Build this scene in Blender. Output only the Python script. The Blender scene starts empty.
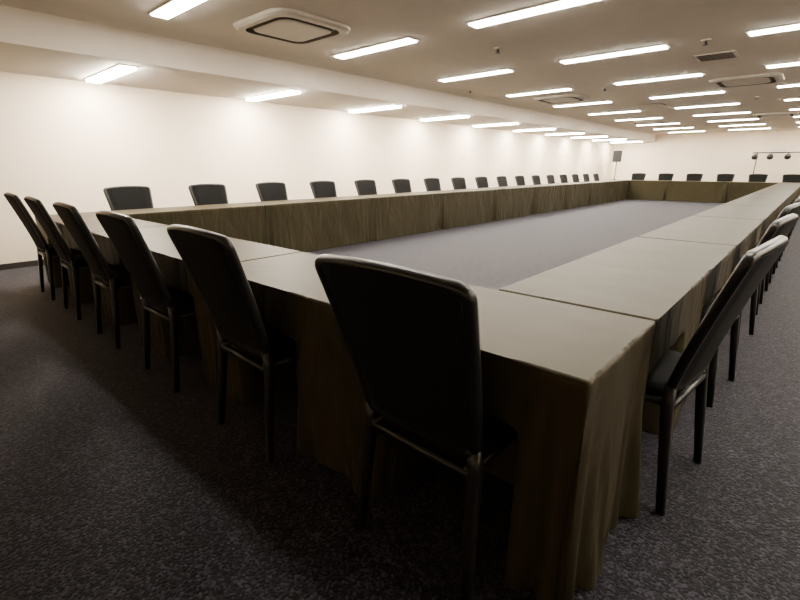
import bpy, math, random
from mathutils import Vector, Matrix
random.seed(4)
S=bpy.context.scene
COL=S.collection

# ---------------- materials ----------------
def new_mat(name):
    m=bpy.data.materials.new(name); m.use_nodes=True
    return m,m.node_tree.nodes,m.node_tree.links,m.node_tree.nodes['Principled BSDF']
def noise_mat(name,c1,c2,scale=5,detail=4,rough=.6,bump=0,bscale=None,metal=0,spec=.5,sheen=0,bdist=.01,tint=None,stretch=None,bdetail=2):
    m,n,l,b=new_mat(name)
    tc=n.new('ShaderNodeTexCoord'); no=n.new('ShaderNodeTexNoise')
    no.inputs['Scale'].default_value=scale; no.inputs['Detail'].default_value=detail
    l.new(tc.outputs['Object'],no.inputs['Vector'])
    r=n.new('ShaderNodeValToRGB'); r.color_ramp.elements[0].position=.35; r.color_ramp.elements[1].position=.65
    r.color_ramp.elements[0].color=(*c1,1); r.color_ramp.elements[1].color=(*c2,1)
    l.new(no.outputs['Fac'],r.inputs['Fac']); l.new(r.outputs['Color'],b.inputs['Base Color'])
    b.inputs['Roughness'].default_value=rough; b.inputs['Metallic'].default_value=metal
    b.inputs['Specular IOR Level'].default_value=spec
    b.inputs['Sheen Weight'].default_value=sheen
    if tint: b.inputs['Specular Tint'].default_value=(*tint,1)
    if bump:
        n2=n.new('ShaderNodeTexNoise'); n2.inputs['Scale'].default_value=bscale or scale; n2.inputs['Detail'].default_value=bdetail
        if stretch:
            mp=n.new('ShaderNodeMapping'); mp.inputs['Scale'].default_value=stretch
            l.new(tc.outputs['Object'],mp.inputs['Vector']); l.new(mp.outputs['Vector'],n2.inputs['Vector'])
            n2.inputs['Distortion'].default_value=.6
        else: l.new(tc.outputs['Object'],n2.inputs['Vector'])
        bp=n.new('ShaderNodeBump'); bp.inputs['Strength'].default_value=bump; bp.inputs['Distance'].default_value=bdist
        l.new(n2.outputs['Fac'],bp.inputs['Height']); l.new(bp.outputs['Normal'],b.inputs['Normal'])
    return m
M_wall=noise_mat('wall_paint',(.87,.735,.55),(.89,.755,.57),3,rough=.8,bump=.1,bscale=150,bdist=.002)
M_ceil=noise_mat('ceiling_board',(.79,.715,.62),(.82,.745,.65),6,rough=.9,bump=.15,bscale=120,bdist=.003)
M_base=noise_mat('baseboard_vinyl',(.02,.016,.014),(.03,.024,.02),8,rough=.5)
M_cloth=noise_mat('olive_tablecloth',(.028,.023,.0118),(.031,.0255,.0132),1.5,rough=.46,bump=.2,bscale=2.5,spec=.165,bdist=.025,tint=(1,.88,.50))
M_skirt=noise_mat('olive_table_skirt',(.0265,.0222,.0128),(.031,.026,.015),1.5,rough=.46,bump=.8,bscale=1.0,spec=.18,bdist=.05,tint=(1,.88,.55),stretch=(5.5,5.5,2.2),bdetail=2.5)
M_uph=noise_mat('black_upholstery',(.004,.004,.004),(.006,.006,.006),60,rough=.8,bump=.2,bscale=300,bdist=.001,spec=.12)
M_frame=noise_mat('black_lacquer_frame',(.006,.005,.005),(.009,.008,.007),20,rough=.32,spec=.4)
M_white=noise_mat('white_enamel',(.66,.61,.53),(.70,.65,.57),10,rough=.5)
M_dark=noise_mat('dark_slot',(.10,.085,.07),(.12,.10,.085),10,rough=.7)
M_blk=noise_mat('black_plastic',(.01,.01,.01),(.015,.015,.015),20,rough=.45)
def emis(name,col,st):
    m,n,l,b=new_mat(name)
    b.inputs['Emission Color'].default_value=(*col,1); b.inputs['Emission Strength'].default_value=st
    b.inputs['Base Color'].default_value=(.8,.8,.8,1)
    return m
M_em=emis('fluorescent_diffuser',(1,.915,.78),84)
M_em2=emis('fluorescent_diffuser_bright',(1,.915,.78),240)

def carpet():
    m,n,l,b=new_mat('speckled_carpet')
    tc=n.new('ShaderNodeTexCoord')
    v=n.new('ShaderNodeTexVoronoi'); v.inputs['Scale'].default_value=120
    l.new(tc.outputs['Object'],v.inputs['Vector'])
    r=n.new('ShaderNodeValToRGB'); e=r.color_ramp.elements
    e[0].position=0; e[0].color=(.0028,.0028,.0038,1); e[1].position=1; e[1].color=(.046,.044,.059,1)
    x=e.new(.55); x.color=(.0085,.0083,.0118,1)
    sep=n.new('ShaderNodeSeparateColor'); l.new(v.outputs['Color'],sep.inputs['Color'])
    l.new(sep.outputs[0],r.inputs['Fac'])
    no=n.new('ShaderNodeTexNoise'); no.inputs['Scale'].default_value=14; no.inputs['Detail'].default_value=5
    l.new(tc.outputs['Object'],no.inputs['Vector'])
    mp=n.new('ShaderNodeMapRange'); mp.inputs['From Min'].default_value=.3; mp.inputs['From Max'].default_value=.7
    mp.inputs['To Min'].default_value=.7; mp.inputs['To Max'].default_value=1.3
    l.new(no.outputs['Fac'],mp.inputs['Value'])
    mx=n.new('ShaderNodeVectorMath'); mx.operation='SCALE'
    l.new(r.outputs['Color'],mx.inputs[0]); l.new(mp.outputs['Result'],mx.inputs['Scale'])
    l.new(mx.outputs['Vector'],b.inputs['Base Color'])
    b.inputs['Roughness'].default_value=.7; b.inputs['Sheen Weight'].default_value=.10
    b.inputs['Sheen Tint'].default_value=(.90,.87,1,1)
    b.inputs['Specular IOR Level'].default_value=.12
    bp=n.new('ShaderNodeBump'); bp.inputs['Strength'].default_value=.7; bp.inputs['Distance'].default_value=.004
    l.new(v.outputs['Distance'],bp.inputs['Height']); bp.invert=True
    l.new(bp.outputs['Normal'],b.inputs['Normal'])
    return m
M_carpet=carpet()

# ---------------- mesh builder ----------------
class MB:
    def __init__(s): s.v=[];s.f=[];s.m=[];s.sm=[]
    def add(s,vs,fs,mi=0,smooth=False):
        o=len(s.v); s.v+= [tuple(p) for p in vs]
        for f in fs: s.f.append(tuple(i+o for i in f)); s.m.append(mi); s.sm.append(smooth)
    def box(s,a,b,mi=0):
        x0,y0,z0=a;x1,y1,z1=b
        s.add([(x0,y0,z0),(x1,y0,z0),(x1,y1,z0),(x0,y1,z0),(x0,y0,z1),(x1,y0,z1),(x1,y1,z1),(x0,y1,z1)],
          [(0,3,2,1),(4,5,6,7),(0,1,5,4),(1,2,6,5),(2,3,7,6),(3,0,4,7)],mi)
    def tube(s,pts,rad,n=10,mi=0,sq=1.0,closed=False):
        pts=[Vector(p) for p in pts]; rings=[];K=len(pts)
        if not hasattr(rad,'__len__'): rad=[rad]*K
        up=None
        for i,p in enumerate(pts):
            if closed: t=pts[(i+1)%K]-pts[i-1]
            else: t=(pts[min(i+1,K-1)]-pts[max(i-1,0)])
            t.normalize()
            if up is None:
                a=Vector((0,1,0)) if abs(t.y)<.8 else Vector((1,0,0))
                up=(a-t*a.dot(t)).normalized()
            else: up=(up-t*up.dot(t)).normalized()
            sd=t.cross(up)
            ring=[]
            for k in range(n):
                an=2*math.pi*k/n
                c,sn=math.cos(an),math.sin(an)
                c=math.copysign(abs(c)**sq,c); sn=math.copysign(abs(sn)**sq,sn)
                ring.append(p+(sd*c+up*sn)*rad[i])
            rings.append(ring)
        vs=[q for r in rings for q in r]; fs=[]
        for i in range(K if closed else K-1):
            j=(i+1)%K
            for k in range(n):
                fs.append((i*n+k,i*n+(k+1)%n,j*n+(k+1)%n,j*n+k))
        if not closed:
            fs.append(tuple(range(n))[::-1]); fs.append(tuple((K-1)*n+k for k in range(n)))
        s.add(vs,fs,mi,True)
    def cyl(s,p,r,h,n=20,mi=0,r2=None):
        r2=r if r2 is None else r2
        x,y,z=p
        vs=[(x+r*math.cos(2*math.pi*k/n),y+r*math.sin(2*math.pi*k/n),z) for k in range(n)]
        vs+=[(x+r2*math.cos(2*math.pi*k/n),y+r2*math.sin(2*math.pi*k/n),z+h) for k in range(n)]
        fs=[(k,(k+1)%n,n+(k+1)%n,n+k) for k in range(n)]
        fs+=[tuple(range(n))[::-1],tuple(range(n,2*n))]
        s.add(vs,fs,mi,False)
    def mesh(s,name,mats):
        me=bpy.data.meshes.new(name); me.from_pydata(s.v,[],s.f)
        for m in mats: me.materials.append(m)
        me.polygons.foreach_set('material_index',s.m); me.polygons.foreach_set('use_smooth',s.sm)
        me.update(); return me
def obj(name,me,loc=(0,0,0),rz=0):
    o=bpy.data.objects.new(name,me); o.location=loc; o.rotation_euler=(0,0,rz); COL.objects.link(o); return o

# ---------------- room ----------------
XL,XR,YB,YF=-7.2,4.8,-3.0,22.8
ZC=2.55; ZS=2.25; XS=-5.55
def boxobj(name,a,b,mat):
    mb=MB(); mb.box(a,b); return obj(name,mb.mesh(name,[mat]))
boxobj('floor',(XL-.2,YB-.2,-.1),(XR+.2,YF+.2,0),M_carpet)
boxobj('ceiling',(XL-.2,YB-.2,ZC),(XR+.2,YF+.2,ZC+.15),M_ceil)
boxobj('ceiling_soffit',(XL,YB,ZS),(XS,YF,ZC),M_ceil)
boxobj('wall_left',(XL-.2,YB-.2,0),(XL,YF+.2,ZC),M_wall)
boxobj('wall_right',(XR,YB-.2,0),(XR+.2,YF+.2,ZC),M_wall)
boxobj('wall_far',(XL,YF,0),(XR,YF+.2,ZC),M_wall)
boxobj('wall_back',(XL,YB-.2,0),(XR,YB,ZC),M_wall)
boxobj('baseboard_left',(XL,YB,0),(XL+.015,YF,.07),M_base)
boxobj('baseboard_far',(XL+.015,YF-.015,0),(XR-.015,YF,.07),M_base)
boxobj('baseboard_right',(XR-.015,YB,0),(XR,YF,.07),M_base)
boxobj('trim_soffit',(XS,YB,ZS),(XS+.02,YF,ZS+.05),M_ceil)

# ---------------- lights ----------------
def lamp_mesh(drop,em):
    mb=MB(); L=.61;W=.075
    mb.box((-L-.03,-W-.02,-.012),(L+.03,-W,0),0); mb.box((-L-.03,W,-.012),(L+.03,W+.02,0),0)
    mb.box((-L-.03,-W,-.012),(-L,W,0),0); mb.box((L,-W,-.012),(L+.03,W,0),0)
    mb.box((-L,-W,-drop),(L,W,-.001),1)
    return mb.mesh('ceiling_light',[M_white,em])
ml=lamp_mesh(.022,M_em); mls=lamp_mesh(.035,M_em2)
for k in range(10):
    y=2.05+2.17*k
    obj('ceiling_light',mls,(-6.36,y,ZS))
    for x in (-4.2,-2.2,-.2,1.8,3.8):
        obj('ceiling_light',ml,(x,y,ZC))

# ---------------- air conditioner cassettes ----------------
def rrect(w,h,r,z,n=6):
    out=[]
    for cx,cy,a0 in ((w-r,h-r,0),(-w+r,h-r,90),(-w+r,-h+r,180),(w-r,-h+r,270)):
        for k in range(n+1):
            a=math.radians(a0+90*k/n); out.append((cx+r*math.cos(a),cy+r*math.sin(a),z))
    return out
mb=MB()
def loops(ls,mi):
    n=len(ls[0]); vs=[p for l in ls for p in l]; fs=[]; 
    for i in range(len(ls)-1):
        for k in range(n): fs.append((i*n+k,i*n+(k+1)%n,(i+1)*n+(k+1)%n,(i+1)*n+k))
    mb.add(vs,fs,mi,False)
loops([rrect(.47,.47,.2,0),rrect(.46,.46,.2,-.025),rrect(.43,.43,.18,-.04),rrect(.37,.37,.14,-.04)],0)
loops([rrect(.37,.37,.14,-.04),rrect(.36,.36,.13,-.005),rrect(.31,.31,.11,-.005),rrect(.305,.305,.11,-.035)],1)
loops([rrect(.305,.305,.11,-.035),rrect(.29,.29,.10,-.042)],0)
mb.add(rrect(.29,.29,.10,-.042),[tuple(range(28))],0)
mac=mb.mesh('ceiling_air_conditioner',[M_white,M_dark])
for p in ((-4.22,3.1),(-4.2,9.65),(-1.15,9.65),(-4.2,16.2),(-1.15,16.2)): obj('ceiling_air_conditioner',mac,(p[0],p[1],ZC))
mb=MB(); mb.box((-.24,-.24,-.004),(.24,.24,0),1); mb.box((-.225,-.225,-.010),(.225,.225,-.003),0)
mv=mb.mesh('ceiling_access_panel',[M_ceil,M_dark])
for p in ((-3.05,3.0),(-3.1,12)): obj('ceiling_access_panel',mv,(p[0],p[1],ZC))
mb=MB(); mb.box((-.22,-.22,-.01),(.22,.22,0),0)
for i in range(5): mb.box((-.19,-.19+i*.08,-.016),(.19,-.16+i*.08,-.009),1)
mv=mb.mesh('ceiling_vent',[M_white,M_dark])
for p in ((-1.25,7.4),): obj('ceiling_vent',mv,(p[0],p[1],ZC))
mb=MB(); mb.cyl((0,0,-.015),.05,.015,20,0); mb.cyl((0,0,-.05),.015,.036,12,1); mb.cyl((0,0,-.056),.028,.006,16,1)
ms=mb.mesh('ceiling_sprinkler',[M_white,M_blk])
for p in ((-3.1,5.2),(-3.1,8.9),(-1.2,6.4),(-1.2,12),(-5.0,7.5)): obj('ceiling_sprinkler',ms,(p[0],p[1],ZC))

# ---------------- chair (faces +Y, rear feet on y=0) ----------------
def build_chair():
    mb=MB()
    z0,H=.47,.485
    def hw(t): 
        w=.198+.052*t
        r=.026; d=(1-t)*H
        if d<r: w-= r-math.sqrt(max(0,r*r-(r-d)**2))
        return w
    def P(u,t,off):
        z=z0+H*t+.012*(1-u*u)*t
        y=.045-.145*t**1.15 - .014*(1-u*u) + off
        return (u*hw(t),y,z)
    ts=[i/14*.93 for i in range(15)]+[.95,.963,.975,.985,.993,1.0]
    NU=12; nt=len(ts)
    def grid(off):
        return [P(-1+2*i/NU,t,off*(min(1,(1-abs(-1+2*i/NU))*4+.35))) for t in ts for i in range(NU+1)]
    A=grid(-.022); B=grid(.026); n=NU+1
    fa=[(j*n+i,j*n+i+1,(j+1)*n+i+1,(j+1)*n+i) for j in range(nt-1) for i in range(NU)]
    o=len(A)
    fb=[tuple(o+k for k in f[::-1]) for f in fa]
    rim=[i for i in range(n)]+[j*n+NU for j in range(1,nt)]+[(nt-1)*n+i for i in range(NU-1,-1,-1)]+[j*n for j in range(nt-2,0,-1)]
    fr=[(rim[k],rim[k]+o,rim[(k+1)%len(rim)]+o,rim[(k+1)%len(rim)]) for k in range(len(rim))]
    mb.add(A+B,fa+fb+[f[::-1] for f in fr],0,True)
    path=[P(-1,t,0) for t in ts]+[P(-1+2*i/NU,1,0) for i in range(1,NU)]+[P(1,t,0) for t in ts[::-1]]
    mb.tube(path,.0165,12,1,.7)
    mb.tube([P(-1,0,0),P(-.5,0,0),P(0,0,0),P(.5,0,0),P(1,0,0)],.018,8,1,.6)
    for s in (-1,1):
        mb.tube([(s*.198,.045,.49),(s*.200,.046,.42),(s*.21,.022,.2),(s*.22,0,.0)],[.018,.019,.017,.014],12,1,.5)
        mb.tube([(s*.18,.42,.42),(s*.185,.43,.2),(s*.19,.44,0)],[.017,.015,.012],10,1,.6)
        mb.tube([(s*.185,.03,.41),(s*.18,.43,.41)],.014,8,1,.6)
    mb.tube([(-.18,.42,.41),(.18,.42,.41)],.014,8,1,.6)
    mb.tube([(-.2,.04,.40),(.2,.04,.40)],.014,8,1,.6)
    ls=[(.175,.19,.412),(.192,.202,.42),(.196,.207,.44),(.192,.202,.462),(.175,.185,.474),(.11,.12,.479)]
    vs=[];nn=28
    for w,h,z in ls:
        vs+=[(x,y+.265,zz) for x,y,zz in rrect(w,h,.05,z)]
    fs=[(i*nn+k,i*nn+(k+1)%nn,(i+1)*nn+(k+1)%nn,(i+1)*nn+k) for i in range(len(ls)-1) for k in range(nn)]
    fs+=[tuple(range(nn))[::-1],tuple((len(ls)-1)*nn+k for k in range(nn))]
    mb.add(vs,fs,0,True)
    return mb.mesh('banquet_chair',[M_uph,M_frame])
mch=build_chair()
near_x=[-.74,-1.73,-2.66,-3.60,-4.52,-5.37]
YN0,YN1=1.0,1.6; XI=-.9; XO=-.3; XLI=-5.4; XLO=-6.0; YF0,YF1=19.3,19.9
left_y=[2.0+1.0*i for i in range(17)]
right_y=[1.88+1.02*i for i in range(17)]
def jit(a): return random.uniform(-a,a)
for i,x in enumerate(near_x): obj('banquet_chair',mch,(x,YN0-.135,0),jit(.03))
for y in left_y: obj('banquet_chair',mch,(XLO-.14,y,0),-math.pi/2+jit(.03))
for i,y in enumerate(right_y):
    obj('banquet_chair',mch,(XO+.125,y-(.03 if i<3 else 0),0),math.pi/2-(math.radians(6) if i<3 else 0)+jit(.01))
far_x=[-5.3,-4.34,-3.4,-2.45,-1.53,-.62]
for x in far_x: obj('banquet_chair',mch,(x,YF1+.14,0),math.pi+jit(.03))

# ---------------- clothed tables ----------------
ZT=.72
def ss(a,b,x):
    t=max(0,min(1,(x-a)/(b-a))); return t*t*(3-2*t)
def table(x0,x1,y0,y1,ex,chairs=(None,()),amp=.008,ds=.02,fk=1.0,rw=.218):
    """ex: exposed sides set of 'S','N','E','W'; chairs: (side, coords)"""
    g=.003; x0+=g;x1-=g;y0+=g;y1-=g
    pts=[]
    r=.012
    def side(ax,ay,bx,by,nx,ny,s):
        Ln=math.hypot(bx-ax,by-ay); ux,uy=(bx-ax)/Ln,(by-ay)/Ln
        K=int((Ln-2*r)/ds)
        for i in range(K+1):
            d=r+(Ln-2*r)*i/K
            x,y=ax+ux*d,ay+uy*d
            pts.append((x,y,nx,ny,s,x if s in 'SN' else y,min(d,Ln-d)))
        cx,cy=bx-ux*r*.3-nx*r*.3,by-uy*r*.3-ny*r*.3
        q=math.sqrt(.5); pts.append((cx,cy,(nx+ux)*q,(ny+uy)*q,'C',0,0))
    side(x0,y0,x1,y0,0,-1,'S'); side(x1,y0,x1,y1,1,0,'E'); side(x1,y1,x0,y1,0,1,'N'); side(x0,y1,x0,y0,-1,0,'W')
    ph=[random.uniform(0,6.28) for _ in range(8)]
    fq=[random.uniform(.85,1.15)*fk for _ in range(4)]
    rows=[(.010,ZT),(.003,ZT-.0025),(0,ZT-.010),(-.001,ZT-.03)]
    zz=[.66,.63,.60,.575,.55,.53,.517,.509,.502,.495,.488,.475,.45,.42,.38,.34,.30,.26,.22,.18,.14,.10,.07,.04,.008]
    rows+=[(0,z) for z in zz]
    vs=[];n=len(pts)
    for ins,z in rows:
        h=max(0,(ZT-.03-z)/.68)
        for (x,y,nx,ny,s,c,dc) in pts:
            o=-ins
            if s in ex or (s=='C'):
                a=amp*(h**.6)
                e=math.exp(-dc/.12)
                if s=='C': o+= (.018*h if len(ex)>1 else 0)
                else: 
                    w=math.sin(c*9*fq[0]+ph[0]+h*1.6)*.6+math.sin(c*21*fq[1]+ph[1]-h*3.0)*.3*h+math.sin(c*43*fq[3]+ph[4]+h*3)*.10*h
                    w3=(abs(math.sin(c*8*fq[2]+ph[2]+h*1.4))**.4-.7)*h
                    o+=a*(w+w3*.9)+.012*h*h+ e*.028*h*math.sin(dc*70+ph[3])
                    if not (s=='E' and 'S' in ex): o-=math.exp(-dc/.06)*.055*h
            if s==chairs[0]:
                m=0
                for cc in chairs[1]:
                    k=1-ss(rw,rw+.047,abs(c-cc)); m=max(m,k)
                rec=m*.40*(1-ss(.492,.520,z+.002*math.sin(c*17+ph[4])))
                o=o*(1-m)-rec
            vs.append((x+nx*o,y+ny*o,z))
    fs=[]
    for i in range(len(rows)-1):
        for k in range(n):
            fs.append((i*n+k,(i+1)*n+k,(i+1)*n+(k+1)%n,i*n+(k+1)%n))
    mb=MB(); mb.add(vs,fs,1,True)
    mb.add([vs[k] for k in range(n)],[tuple(range(n))],0,False)
    me=mb.mesh('conference_table',[M_cloth,M_skirt])
    return obj('conference_table',me)
seg=(XO-XLO)/3
for i in range(3):
    b=XO-seg*i; a=b-seg
    ex={'S','N'}
    if i==0: ex={'S','E'}
    if i==2: ex={'S','N','W'}
    table(a,b,YN0,YN1,ex,('S',near_x),amp=.030 if i==0 else .020,ds=.010 if i==0 else .015,fk=1.6 if i==0 else 1.1)
ly=[1.6,3.35,5.32,7.3,9.3,11.3,13.3,15.3,17.3,19.3]
nseg=9; sl=(YF0-YN1)/nseg
for i in range(nseg):
    y0=YN1+sl*i
    table(XLO,XLI,ly[i],ly[i+1],{'E','W'},('W',left_y),amp=.016,fk=.6)
    table(XI,XO,y0,y0+sl,{'E','W'},('E',right_y),amp=.018 if i==0 else .014,rw=.25 if i<2 else .218)
for i in range(3):
    b=XO-seg*i
    table(b-seg,b,YF0,YF1,{'S','N'} if i else {'S','N','E'},('N',far_x),amp=.012,fk=.6)

# ---------------- speaker on stand ----------------
mb=MB()
mb.box((-.17,-.15,1.42),(.17,.15,1.88),0)
mb.box((-.15,-.158,1.44),(.15,-.15,1.86),0)
mb.tube([(0,0,.35),(0,0,1.42)],.02,10,0)
for k in range(3):
    a=math.radians(90+120*k); mb.tube([(0,0,.75),(.45*math.cos(a),.45*math.sin(a),.012)],.012,8,0)
    mb.tube([(0,0,.35),(.22*math.cos(a),.22*math.sin(a),.39)],.008,6,0)
obj('loudspeaker_on_stand',mb.mesh('loudspeaker_on_stand',[M_blk,M_dark]),(-6.6,21.4,0),math.radians(20))
# ---------------- spotlight bar on stand ----------------
mb=MB()
mb.tube([(-.9,0,1.72),(1.3,0,1.72)],.02,8,0)
for x in (-.75,1.15):
    mb.tube([(x,0,.5),(x,0,1.72)],.018,8,0)
    for k in range(3):
        a=math.radians(90+120*k); mb.tube([(x,0,.8),(x+.4*math.cos(a),.4*math.sin(a),.01)],.012,8,0)
for x in (-.8,-.35,.15,.6,1.1):
    mb.tube([(x,-.0,1.62),(x,-.22,1.56)],[.07,.10],14,0)
    mb.tube([(x,0,1.72),(x,-.05,1.63)],.012,6,0)
mb.box((-.3,-.06,1.76),(.1,.02,1.86),1)
obj('spotlight_stand',mb.mesh('spotlight_stand',[M_blk,M_white]),(-1.1,22.2,0))

# ---------------- world + camera ----------------
w=bpy.data.worlds.new('World'); S.world=w; w.use_nodes=True
w.node_tree.nodes['Background'].inputs[0].default_value=(.02,.018,.015,1)
cam=bpy.data.cameras.new('camera'); co=bpy.data.objects.new('camera',cam); COL.objects.link(co)
co.location=(0,0,1.2); co.rotation_euler=(math.radians(90-16.4),0,math.radians(41.8))
cam.lens=451*36/800; cam.sensor_width=36; cam.clip_start=.02
S.camera=co
